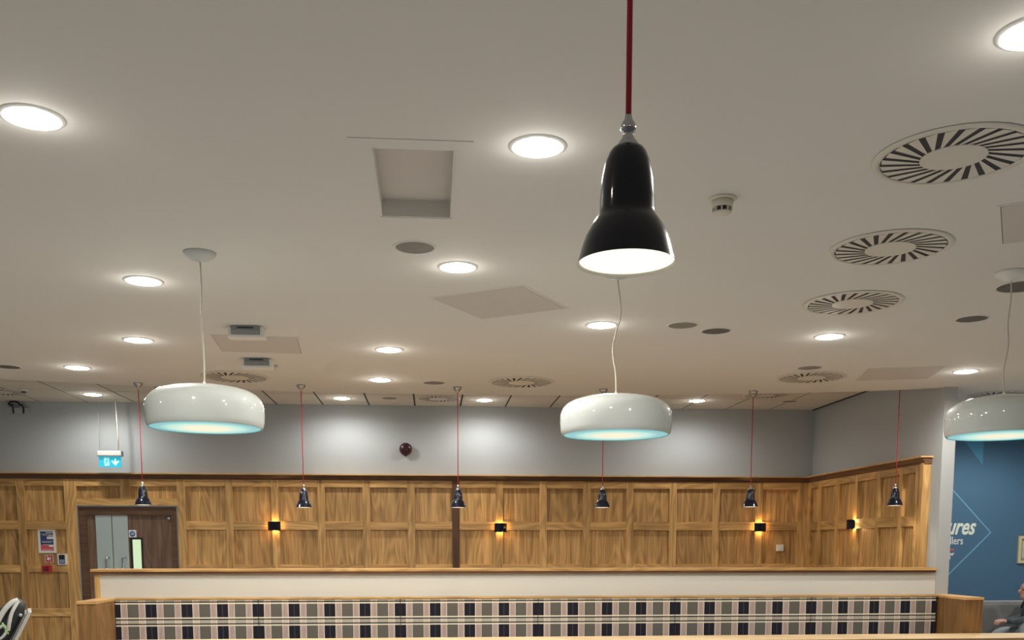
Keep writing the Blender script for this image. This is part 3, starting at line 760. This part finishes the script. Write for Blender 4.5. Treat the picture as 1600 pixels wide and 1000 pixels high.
MB().tube([(-w*.9, 0, zk), (-w*.9, 0, ZR-A.z)], .0014, 5).build('steel_wire', LGREY, t)

# poster frame and small signs left of the door
def wallbox(x0, y0, x1, y1, Y=SF):
    a = at_y(x0, y0, Y); b_ = at_y(x1, y1, Y); return a.x, b_.x, b_.z, a.z
x0, x1, z0, z1 = wallbox(57.5, 827, 87, 864)
cx_, cz_ = (x0+x1)/2, (z0+z1)/2; hw_, hh_ = (x1-x0)/2, (z1-z0)/2
t = thing('notice_frame', 'white framed notice with navy and coral print, left of the door', 'notice', (cx_, PFc, cz_))
f = MB(); fw = .026
f.box(-hw_, -hw_+fw, -.02, 0, -hh_, hh_); f.box(hw_-fw, hw_, -.02, 0, -hh_, hh_); f.box(-hw_+fw, hw_-fw, -.02, 0, hh_-fw, hh_); f.box(-hw_+fw, hw_-fw, -.02, 0, -hh_, -hh_+fw)
f.build('frame', WHITE, t)
MB().box(-hw_+fw, hw_-fw, -.012, 0, -hh_+fw+.075, hh_-fw).build('navy_sheet', NAVY, t)
MB().box(-hw_+fw, hw_-fw, -.012, 0, -hh_+fw, -hh_+fw+.075).build('coral_band', CORAL, t)
for (a, b_, c_, d_) in ((-.01,.075,.10,.108),(-.07,.06,.085,.089),(-.05,.06,.07,.074),(.02,.078,.064,.073),(.0,.078,.025,.055),(-.06,.07,-.005,-.001),(-.06,.05,-.018,-.014),(-.05,.07,-.045,-.041),(.02,.078,-.068,-.048),(-.06,.06,-.10,-.097),(-.06,.05,-.115,-.112)):
    piece('print_line', PWHITE, t, a, b_, -.0135, -.012, c_, d_)
x0, x1, z0, z1 = wallbox(69, 866.5, 82, 879)
t = thing('fire_sign', 'small square red and white fire action sign under the framed notice', 'sign', ((x0+x1)/2, PFc, (z0+z1)/2))
h_ = (x1-x0)/2
MB().box(-h_, h_, -.006, 0, -h_, h_).build('plate', PWHITE, t)
MB().box(-h_+.007, h_-.007, -.008, -.005, -h_+.007, h_-.007).build('red_field', REDP, t)
m = MB(); m.ball((-.012, -.009, -.006), .018, 12, 6, sy=.15); m.box(-.004, .026, -.0105, -.008, .008, .014); m.box(.012, .018, -.0105, -.008, -.03, .03)
m.prism([(-.03, .03), (-.012, .012), (-.006, .018), (-.022, .036)], .002, 'y', -.0105); m.build('white_symbol', PWHITE, t)
x0, x1, z0, z1 = wallbox(67.5, 883.5, 81.5, 893.5)
t = thing('call_point', 'red break-glass fire call point on the panelling rail', 'fire call point', ((x0+x1)/2, SF, (z0+z1)/2))
MB().box(-.055, .055, -.045, 0, -.042, .042).build('housing', REDP, t, bevel=.005)
MB().box(-.026, .026, -.049, -.044, -.024, .020).build('glass', MAROON, t)
MB().lathe([(0,0),(.010,0),(.010,.003),(0,.003)], 14).build('button', REDP, t, (0, -.049, 0), (PI/2, 0, 0))
x0, x1, z0, z1 = wallbox(90.5, 865.5, 106, 882.5)
t = thing('door_keypad', 'white door entry box with a dark screen, right of the fire sign', 'keypad', ((x0+x1)/2, SF, (z0+z1)/2))
w_ = (x1-x0)/2; h_ = (z1-z0)/2
MB().box(-w_, w_, -.03, .02, -h_, h_).build('housing', WHITE, t, bevel=.006)
MB().box(-w_*.62, w_*.62, -.034, -.029, -h_*.78, h_*.84).build('dark_screen', BLACKP, t)
MB().box(-w_*.5, w_*.5, -.036, -.033, -h_*.66, -h_*.02).build('blue_display', mat('blue_display', (.06,.12,.24), .4, emit=(.06,.13,.28), estr=.5), t)
for i in range(3):
    for j in range(3): piece('key', LGREY, t, -.022+i*.018, -.010+i*.018, -.039, -.036, -h_*.60+j*.014, -h_*.60+j*.014+.008)

# ------------------------------------------------------------------ tartan banquette
YC = 8.98
t = thing('banquette', 'long tartan upholstered bench with oak ends in front of the half wall', 'bench', (1.0, 8.98, 0))
bx = [-2.86, -1.588, -.297, .984, 2.287, 3.614, 4.86]
ztp = EYE - .492
for i in range(6):
    a, b_ = bx[i], bx[i+1]; dpt = .055; hz = .52
    cxm = (a + b_) / 2
    m = MB(); hw2 = (b_ - a) / 2 - .002
    zc_ = EYE - .690    # a line group sits at this height
    m.box(-hw2, hw2, 0, dpt, ztp - hz - zc_, ztp - zc_)
    m.build('back_cushion', PLAID, t, (cxm - 1.0, 0, zc_), bevel=.008)
MB().box(-3.86, 3.87, .06, .115, .3, EYE-.488).build('back_board', OAKH, t)
MB().box(-3.86, 3.87, -.004, .115, EYE-.490, EYE-.474).build('top_rail', OAKH, t)
for i in range(6):
    a, b_ = bx[i], bx[i+1]
    m = MB().box(-(b_-a)/2+.002, (b_-a)/2-.002, -.50, -.005, 0, .14)
    m.build('seat_cushion', PLAID, t, ((a+b_)/2 - 1.0, 0, .34), bevel=.02)
MB().box(-3.86, 3.87, -.46, .1, 0, .34).build('plinth', OAKH, t)
def arm(x0, x1):
    MB().box(x0-1, x1-1, -.475, .115, 0, EYE-.497).build('end_panel', OAKA, t)
    MB().box(x0-1-.004, x1-1+.004, -.482, .115, EYE-.497, EYE-.474).build('end_cap', OAKH, t)
arm(-3.02, -2.86); arm(4.90-.02, 5.05)

# ------------------------------------------------------------------ long pale table in front of it
p0 = at_z(200, 999, EYE - .82)
t = thing('long_table', 'long pale wooden table with a darker edge along the bottom of the picture', 'table', (2.0, 8.4, 0))
zT = EYE - .8025
tx0, tx1, ty0, ty1 = -2.63 - 2.0, 6.4 - 2.0, -.36, .08
rr = .12; pts = []
for (cx1, cy1, a0) in ((tx1-rr, ty0+rr, -90), (tx1-rr, ty1-rr, 0), (tx0+rr, ty1-rr, 90), (tx0+rr, ty0+rr, 180)):
    for i in range(7):
        a = math.radians(a0 + 15*i); pts.append((cx1 + rr*math.cos(a), cy1 + rr*math.sin(a)))
MB().prism(pts, .005, 'z', zT - .005).build('tabletop', TABW, t)
MB().prism(pts, .03, 'z', zT - .035).build('edge', TABE, t)
for k in range(5):
    x = tx0 + .35 + k * (tx1 - tx0 - .7) / 4
    MB().lathe([(0,0),(.17,0),(.17,.012),(.04,.03),(.035,.05),(.035,zT-.035),(0,zT-.035)], 24).build('pedestal', BLACKP, t, (x, -.13, 0))

# ------------------------------------------------------------------ blue wall graphics and picture
YW = YB
cxd, czd, hd, lw = 6.061, EYE + .17, 1.30, .016
t = thing('wall_graphic', 'light blue diamond outline with lettering on the dark blue wall', 'wall graphic', (cxd, YW, czd))
o_ = [(hd, 0), (0, hd), (-hd, 0), (0, -hd)]; i_ = [(x*(1-lw*1.414/hd), z*(1-lw*1.414/hd)) for x, z in o_]
m = MB()
for k in range(4):
    a, b_, c_, d_ = o_[k], o_[(k+1)%4], i_[(k+1)%4], i_[k]
    m.prism([a, b_, c_, d_], .003, 'y', -.003)
m.build('diamond_outline', BLUEL, t)
def wz(px, py): return at_y(px, py, YW)
A = wz(1521.5, 834.5); text('ures', .30, 'script_lettering', CREAMT, t, (A.x - cxd, -.004, A.z - czd), .35, .007, sx_=.72)
A = wz(1504.5, 850.5); text('llers', .145, 'plain_lettering', PWHITE, t, (A.x - cxd, -.004, A.z - czd), 0, .001, sx_=.75)
A = wz(1490.5, 861); text('holidays', .045, 'red_lettering', CORAL, t, (A.x - cxd, -.004, A.z - czd), 0, .002) if False else None
A = wz(1481, 859); B = wz(1490.5, 859)
piece('red_line', CORAL, t, A.x - cxd - .3, B.x - cxd, -.004, 0, A.z - czd - .012, A.z - czd + .012)
A = wz(1490.5, 868); text('our', .07, 'small_lettering', PWHITE, t, (A.x - cxd, -.004, A.z - czd), 0, .002)
A = wz(1485, 873.5); text('s', .07, 'small_lettering', PWHITE, t, (A.x - cxd, -.004, A.z - czd), 0, .002)
tag(MB().prism([(6.80, EYE+1.506), (7.187, EYE+1.506), (7.187, EYE+1.042)], .003, 'y', YW - .003).build('painted_triangle', BLUET), 'lighter blue painted triangle pointing down under the right white lamp', 'wall graphic')
A = wz(1591, 837.5); B = wz(1590, 880)
pw, phh = .30, (A.z - B.z) / 2
t = thing('picture_frame', 'pale gilt framed picture on the blue wall at the right edge', 'picture', (A.x + pw/2, YW, (A.z+B.z)/2))
h2 = pw/2; f = MB(); fw = .035
f.box(-h2, -h2+fw, -.03, 0, -phh, phh); f.box(h2-fw, h2, -.03, 0, -phh, phh); f.box(-h2+fw, h2-fw, -.03, 0, phh-fw, phh); f.box(-h2+fw, h2-fw, -.03, 0, -phh, -phh+fw)
f.build('frame', GILT, t)
MB().box(-h2+fw, h2-fw, -.015, 0, -phh+fw, phh-fw).build('mount', OLIVE, t)
MB().box(-h2+fw+.02, h2-fw-.02, -.018, -.014, -phh+fw+.03, phh-fw-.03).build('print', ARTP, t)

# ------------------------------------------------------------------ grey seat and person behind the bench end
t = thing('lounge_bench', 'low grey upholstered seat with a rounded back under the blue wall', 'seat', (7.0, 10.75, 0))
MB().box(-.26, 1.3, -.55, 0, .18, .42).build('seat', GREYF, t, bevel=.04)
MB().box(-.75, 1.3, .0, .14, .18, .96).build('backrest', GREYF, t, bevel=.05)
for x in (-.2, 1.2):
    for y in (-.48, .06): MB().box(x-.025, x+.025, y-.025, y+.025, 0, .2).build('leg', OAKD, t)

def skin(name, m, parent, V, Ed, Rd, root=0, lv=2):
    me = bpy.data.meshes.new(name); me.from_pydata(V, Ed, []); o = bpy.data.objects.new(name, me); COL.objects.link(o)
    sk = o.modifiers.new('s', 'SKIN'); sk.use_smooth_shade = True
    for i, v in enumerate(me.skin_vertices[0].data):
        r = Rd[i]; v.radius = r if isinstance(r, tuple) else (r, r); v.use_root = (i == root)
    sb = o.modifiers.new('b', 'SUBSURF'); sb.levels = lv; sb.render_levels = lv
    bpy.context.view_layer.update()
    n = bpy.data.meshes.new_from_object(o.evaluated_get(bpy.context.evaluated_depsgraph_get()))
    bpy.data.objects.remove(o); n.materials.clear(); n.materials.append(m)
    for p_ in n.polygons: p_.use_smooth = True
    return link(name, n, parent)
# local frame: +x right, -y towards the camera; sits on the grey seat, turned to the left
t = thing('person', 'seated person in dark mottled jacket and pale jeans, hands together, right edge', 'person', (6.86, 10.45, 0))
# trunk, neck, head and limbs as one skinned body
V = [(0,.05,.55),(-.02,.04,.72),(-.05,.02,.88),(-.06,.0,.965),(-.09,-.02,1.03),(-.11,-.03,1.06)]       # 0 pelvis .. 5 skull base
Ed = [(0,1),(1,2),(2,3),(3,4),(4,5)]
Rd = [(.15,.13),(.145,.12),(.165,.12),(.09,.08),(.055,.055),(.05,.05)]
def chain(start, pts, rs):
    prev = start
    for p_, r in zip(pts, rs):
        V.append(p_); Rd.append(r); Ed.append((prev, len(V)-1)); prev = len(V)-1
    return prev
la = chain(2, [(-.10,-.17,.92),(-.22,-.24,.80),(-.38,-.25,.765),(-.49,-.24,.76)], [.06,.05,.042,.032])
ra = chain(2, [(.03,.20,.92),(-.08,.20,.76),(-.32,.0,.755),(-.47,-.14,.76)], [.06,.05,.042,.032])
skin('body', CAMO, t, V, Ed, Rd)
V = [(0,.03,.56),(-.08,-.12,.60),(-.20,-.20,.70),(-.30,-.24,.775),(-.30,-.26,.60),(-.28,-.28,.36),(-.27,-.29,.075),(-.08,.16,.57),(-.28,.14,.60),(-.42,.10,.60),(-.46,.08,.40),(-.47,.06,.075)]
Ed = [(0,1),(1,2),(2,3),(3,4),(4,5),(5,6),(0,7),(7,8),(8,9),(9,10),(10,11)]
Rd = [(.15,.13),.10,.088,.075,.068,.055,.045,.10,.085,.07,.055,.045]
skin('jeans', JEANS, t, V, Ed, Rd)
m = MB()
for (x, y) in ((-.29,-.30),(-.49,.05)):
    m.ball((x-.05, y, .045), .055, 14, 8, sx=2.3, sy=.95, sz=.82); m.ball((x+.015, y, .065), .05, 12, 8)
m.build('shoes', BLACKP, t)
# head with face, turned down to the left
hd_ = MB(); hc = Vector((-.15, -.045, 1.09))
hd_.ball(hc, .098, 20, 14, sx=1.02, sy=.80, sz=1.18)
hd_.ball(hc + Vector((-.045, 0, -.055)), .058, 14, 10, sx=1.0, sy=.9, sz=.9)
hd_.ball(hc + Vector((-.108, 0, -.005)), .018, 10, 6, sx=1.2, sy=.7, sz=1.3)
hd_.ball(hc + Vector((.01, -.08, 0)), .022, 10, 6, sx=.8, sy=.4, sz=1.2)
hd_.ball(hc + Vector((.01, .08, 0)), .022, 10, 6, sx=.8, sy=.4, sz=1.2)
hd_.tube([hc + Vector((.03,0,-.08)), hc + Vector((.055,.01,-.15))], [.055,.06], 14)
hd_.build('head', SKIN, t)
hr = MB(); hr.ball(hc + Vector((.022, 0, .025)), .103, 20, 12, sx=1.0, sy=.86, sz=1.12); hr.build('hair', HAIR, t)
e = MB(); e.ball(hc + Vector((-.092,-.034,.018)), .009, 8, 6); e.ball(hc + Vector((-.092,.034,.018)), .009, 8, 6); e.build('eyes', EYEM, t)
MB().ball(hc + Vector((-.094, 0, -.05)), .016, 10, 6, sx=.5, sy=1.3, sz=.4).build('mouth', LIPM, t)
# two hands clasped left of the raised knee, five fingers each
def hand(nm, w0, dirx, side):
    V = [tuple(w0), (w0[0]-.045, w0[1]+.01*side, w0[2]+.004)]; Ed = [(0,1)]; Rd = [(.028,.019),(.036,.017)]
    for k, (off, ln) in enumerate(((-.027,.062),(-.009,.072),(.009,.068),(.027,.054))):
        b0 = len(V); bx_, by_, bz_ = w0[0]-.075, w0[1]+off, w0[2]+.006
        V += [(bx_, by_, bz_), (bx_-ln*.45, by_+.006*side, bz_-.008), (bx_-ln*.75, by_+.014*side, bz_-.028), (bx_-ln*.72, by_+.018*side, bz_-.046)]
        Ed += [(1, b0), (b0, b0+1), (b0+1, b0+2), (b0+2, b0+3)]; Rd += [.010, .009, .0085, .0075]
    b0 = len(V); s_ = -side
    V += [(w0[0]-.03, w0[1]+.036*s_*-1, w0[2]-.004), (w0[0]-.065, w0[1]+.05*s_*-1, w0[2]-.014), (w0[0]-.092, w0[1]+.048*s_*-1, w0[2]-.022)]
    Ed += [(0, b0), (b0, b0+1), (b0+1, b0+2)]; Rd += [.014, .011, .009]
    return skin(nm, SKIN, t, V, Ed, Rd, 0, 2)
hand('hand', Vector((-.495,-.235,.762)), -1, 1)
hand('hand', Vector((-.475,-.145,.762)), -1, -1)

# ------------------------------------------------------------------ chair and backpack at the lower left
YK = 6.5
o = at_y(30, 1000, YK)
t = thing('padded_chair', 'grey-edged sloping chair back under the black backpack, bottom left corner', 'chair', (o.x, YK, 0), math.radians(22))
def lp(px, py, dy=0): v = at_y(px, py, YK); return (v.x - o.x, dy, v.z)
a = lp(48, 957); b_ = lp(28, 1000)
dx = (a[0] - b_[0]) / (a[2] - b_[2])
m = MB(); wdt = .45
def bar(x, z, n_, f_): return (x, n_, z)
z1, z0 = a[2], .45
x1, x0_ = a[0], a[0] - dx * (a[2] - .45)
def slab(th0, th1, y0, y1, za, zb):
    xa = x1 - dx*(z1-za); xb = x1 - dx*(z1-zb)
    return [(xa-th1,y0,za),(xa-th0,y0,za),(xa-th0,y1,za),(xa-th1,y1,za),(xb-th1,y0,zb),(xb-th0,y0,zb),(xb-th0,y1,zb),(xb-th1,y1,zb)]
BF = [(0,3,2,1),(4,5,6,7),(0,1,5,4),(1,2,6,5),(2,3,7,6),(3,0,4,7)]
MB().add(slab(0, .022, -.02, wdt, z0, z1), BF).build('back_shell', mat('pale_grey_edge', (.40,.39,.35), .5), t)
MB().add(slab(.022, .036, 0, wdt-.02, z0+.02, z1-.01), BF).build('back_pad', GREYF, t)
MB().box(x0_-.48, x0_, 0, wdt, .40, .46).build('seat', GREYF, t, bevel=.015)
for lx in (x0_-.44, x0_-.04):
    for ly in (.03, wdt-.05): MB().tube([(lx, ly, 0), (lx, ly, .41)], .014, 8).build('leg', NICK, t)

c0 = at_y(14, 975, YK)
t = thing('backpack', 'black backpack with pale straps leaning on the chair back, bottom left corner', 'backpack', (c0.x + .005, YK, .46), math.radians(22))
def bp(px, py, dy=0.0):
    v = at_y(px, py, YK); return Vector((v.x - c0.x, dy, v.z - .46))
top_out = [(39,951),(36,942),(30,938.5),(25,937.5),(17,939),(8,944),(0,952),(-10,962),(-22,985),(-48,1045),(-74,1118),(-44,1124),(-10,1052),(9,1010),(19,992),(29,970)]
n = len(top_out); vs = []; fs = []
ys_ = [(.0,.86),(.03,.97),(.10,1.0),(.22,1.0),(.29,.95),(.31,.84)]
cen = sum((bp(*q) for q in top_out), Vector()) / n
for dy, k in ys_:
    for q in top_out:
        v = cen + (bp(*q) - cen) * k; vs.append((v.x, dy, v.z))
for r in range(len(ys_)-1):
    for i in range(n):
        j = (i+1) % n; fs.append((r*n+i, r*n+j, (r+1)*n+j, (r+1)*n+i))
fs += [tuple(range(n)), tuple(range((len(ys_)-1)*n, len(ys_)*n))]
bo = MB().add(vs, fs, True).build('bag_body', BAGB, t)
sb = bo.modifiers.new('sub', 'SUBSURF'); sb.levels = 2; sb.render_levels = 2
def strap(P, r, nm, m, fl=.35):
    q = [bp(a, b_, dy) for a, b_, dy in P]
    q2 = []
    for i in range(len(q)-1):
        p0, p1, p2, p3 = q[max(i-1,0)], q[i], q[i+1], q[min(i+2,len(q)-1)]
        for j in range(4):
            u = j/4; q2.append(0.5*((2*p1)+(p2-p0)*u+(2*p0-5*p1+4*p2-p3)*u*u+(3*p1-p0-3*p2+p3)*u**3))
    q2.append(q[-1]); MB().tube(q2, r, 8).build(nm, m, t)
strap([(25,938,-.02),(17,941,-.035),(9,949,-.045),(3,958,-.045),(-4,972,-.04)], .017, 'shoulder_strap', BAGW)
strap([(26,939,-.02),(21,948,-.04),(16,960,-.05),(13,975,-.05),(12,984,-.04)], .012, 'shoulder_strap', BAGW)
strap([(0,980,-.04),(5,976,-.045),(9,985,-.045),(4,994,-.04),(-2,998,-.03)], .009, 'webbing_loop', BAGW)
strap([(3,972,-.045),(8,980,-.05),(12,990,-.045)], .006, 'zip_trim', BAGG)
strap([(23,938,0),(24,936,.03),(25,936,.06),(24.5,938,.09)], .007, 'grab_handle', BAGB)
MB().ball(bp(29.5, 961, -.03), .011, 12, 8, sy=.4).build('round_badge', LGREY, t)
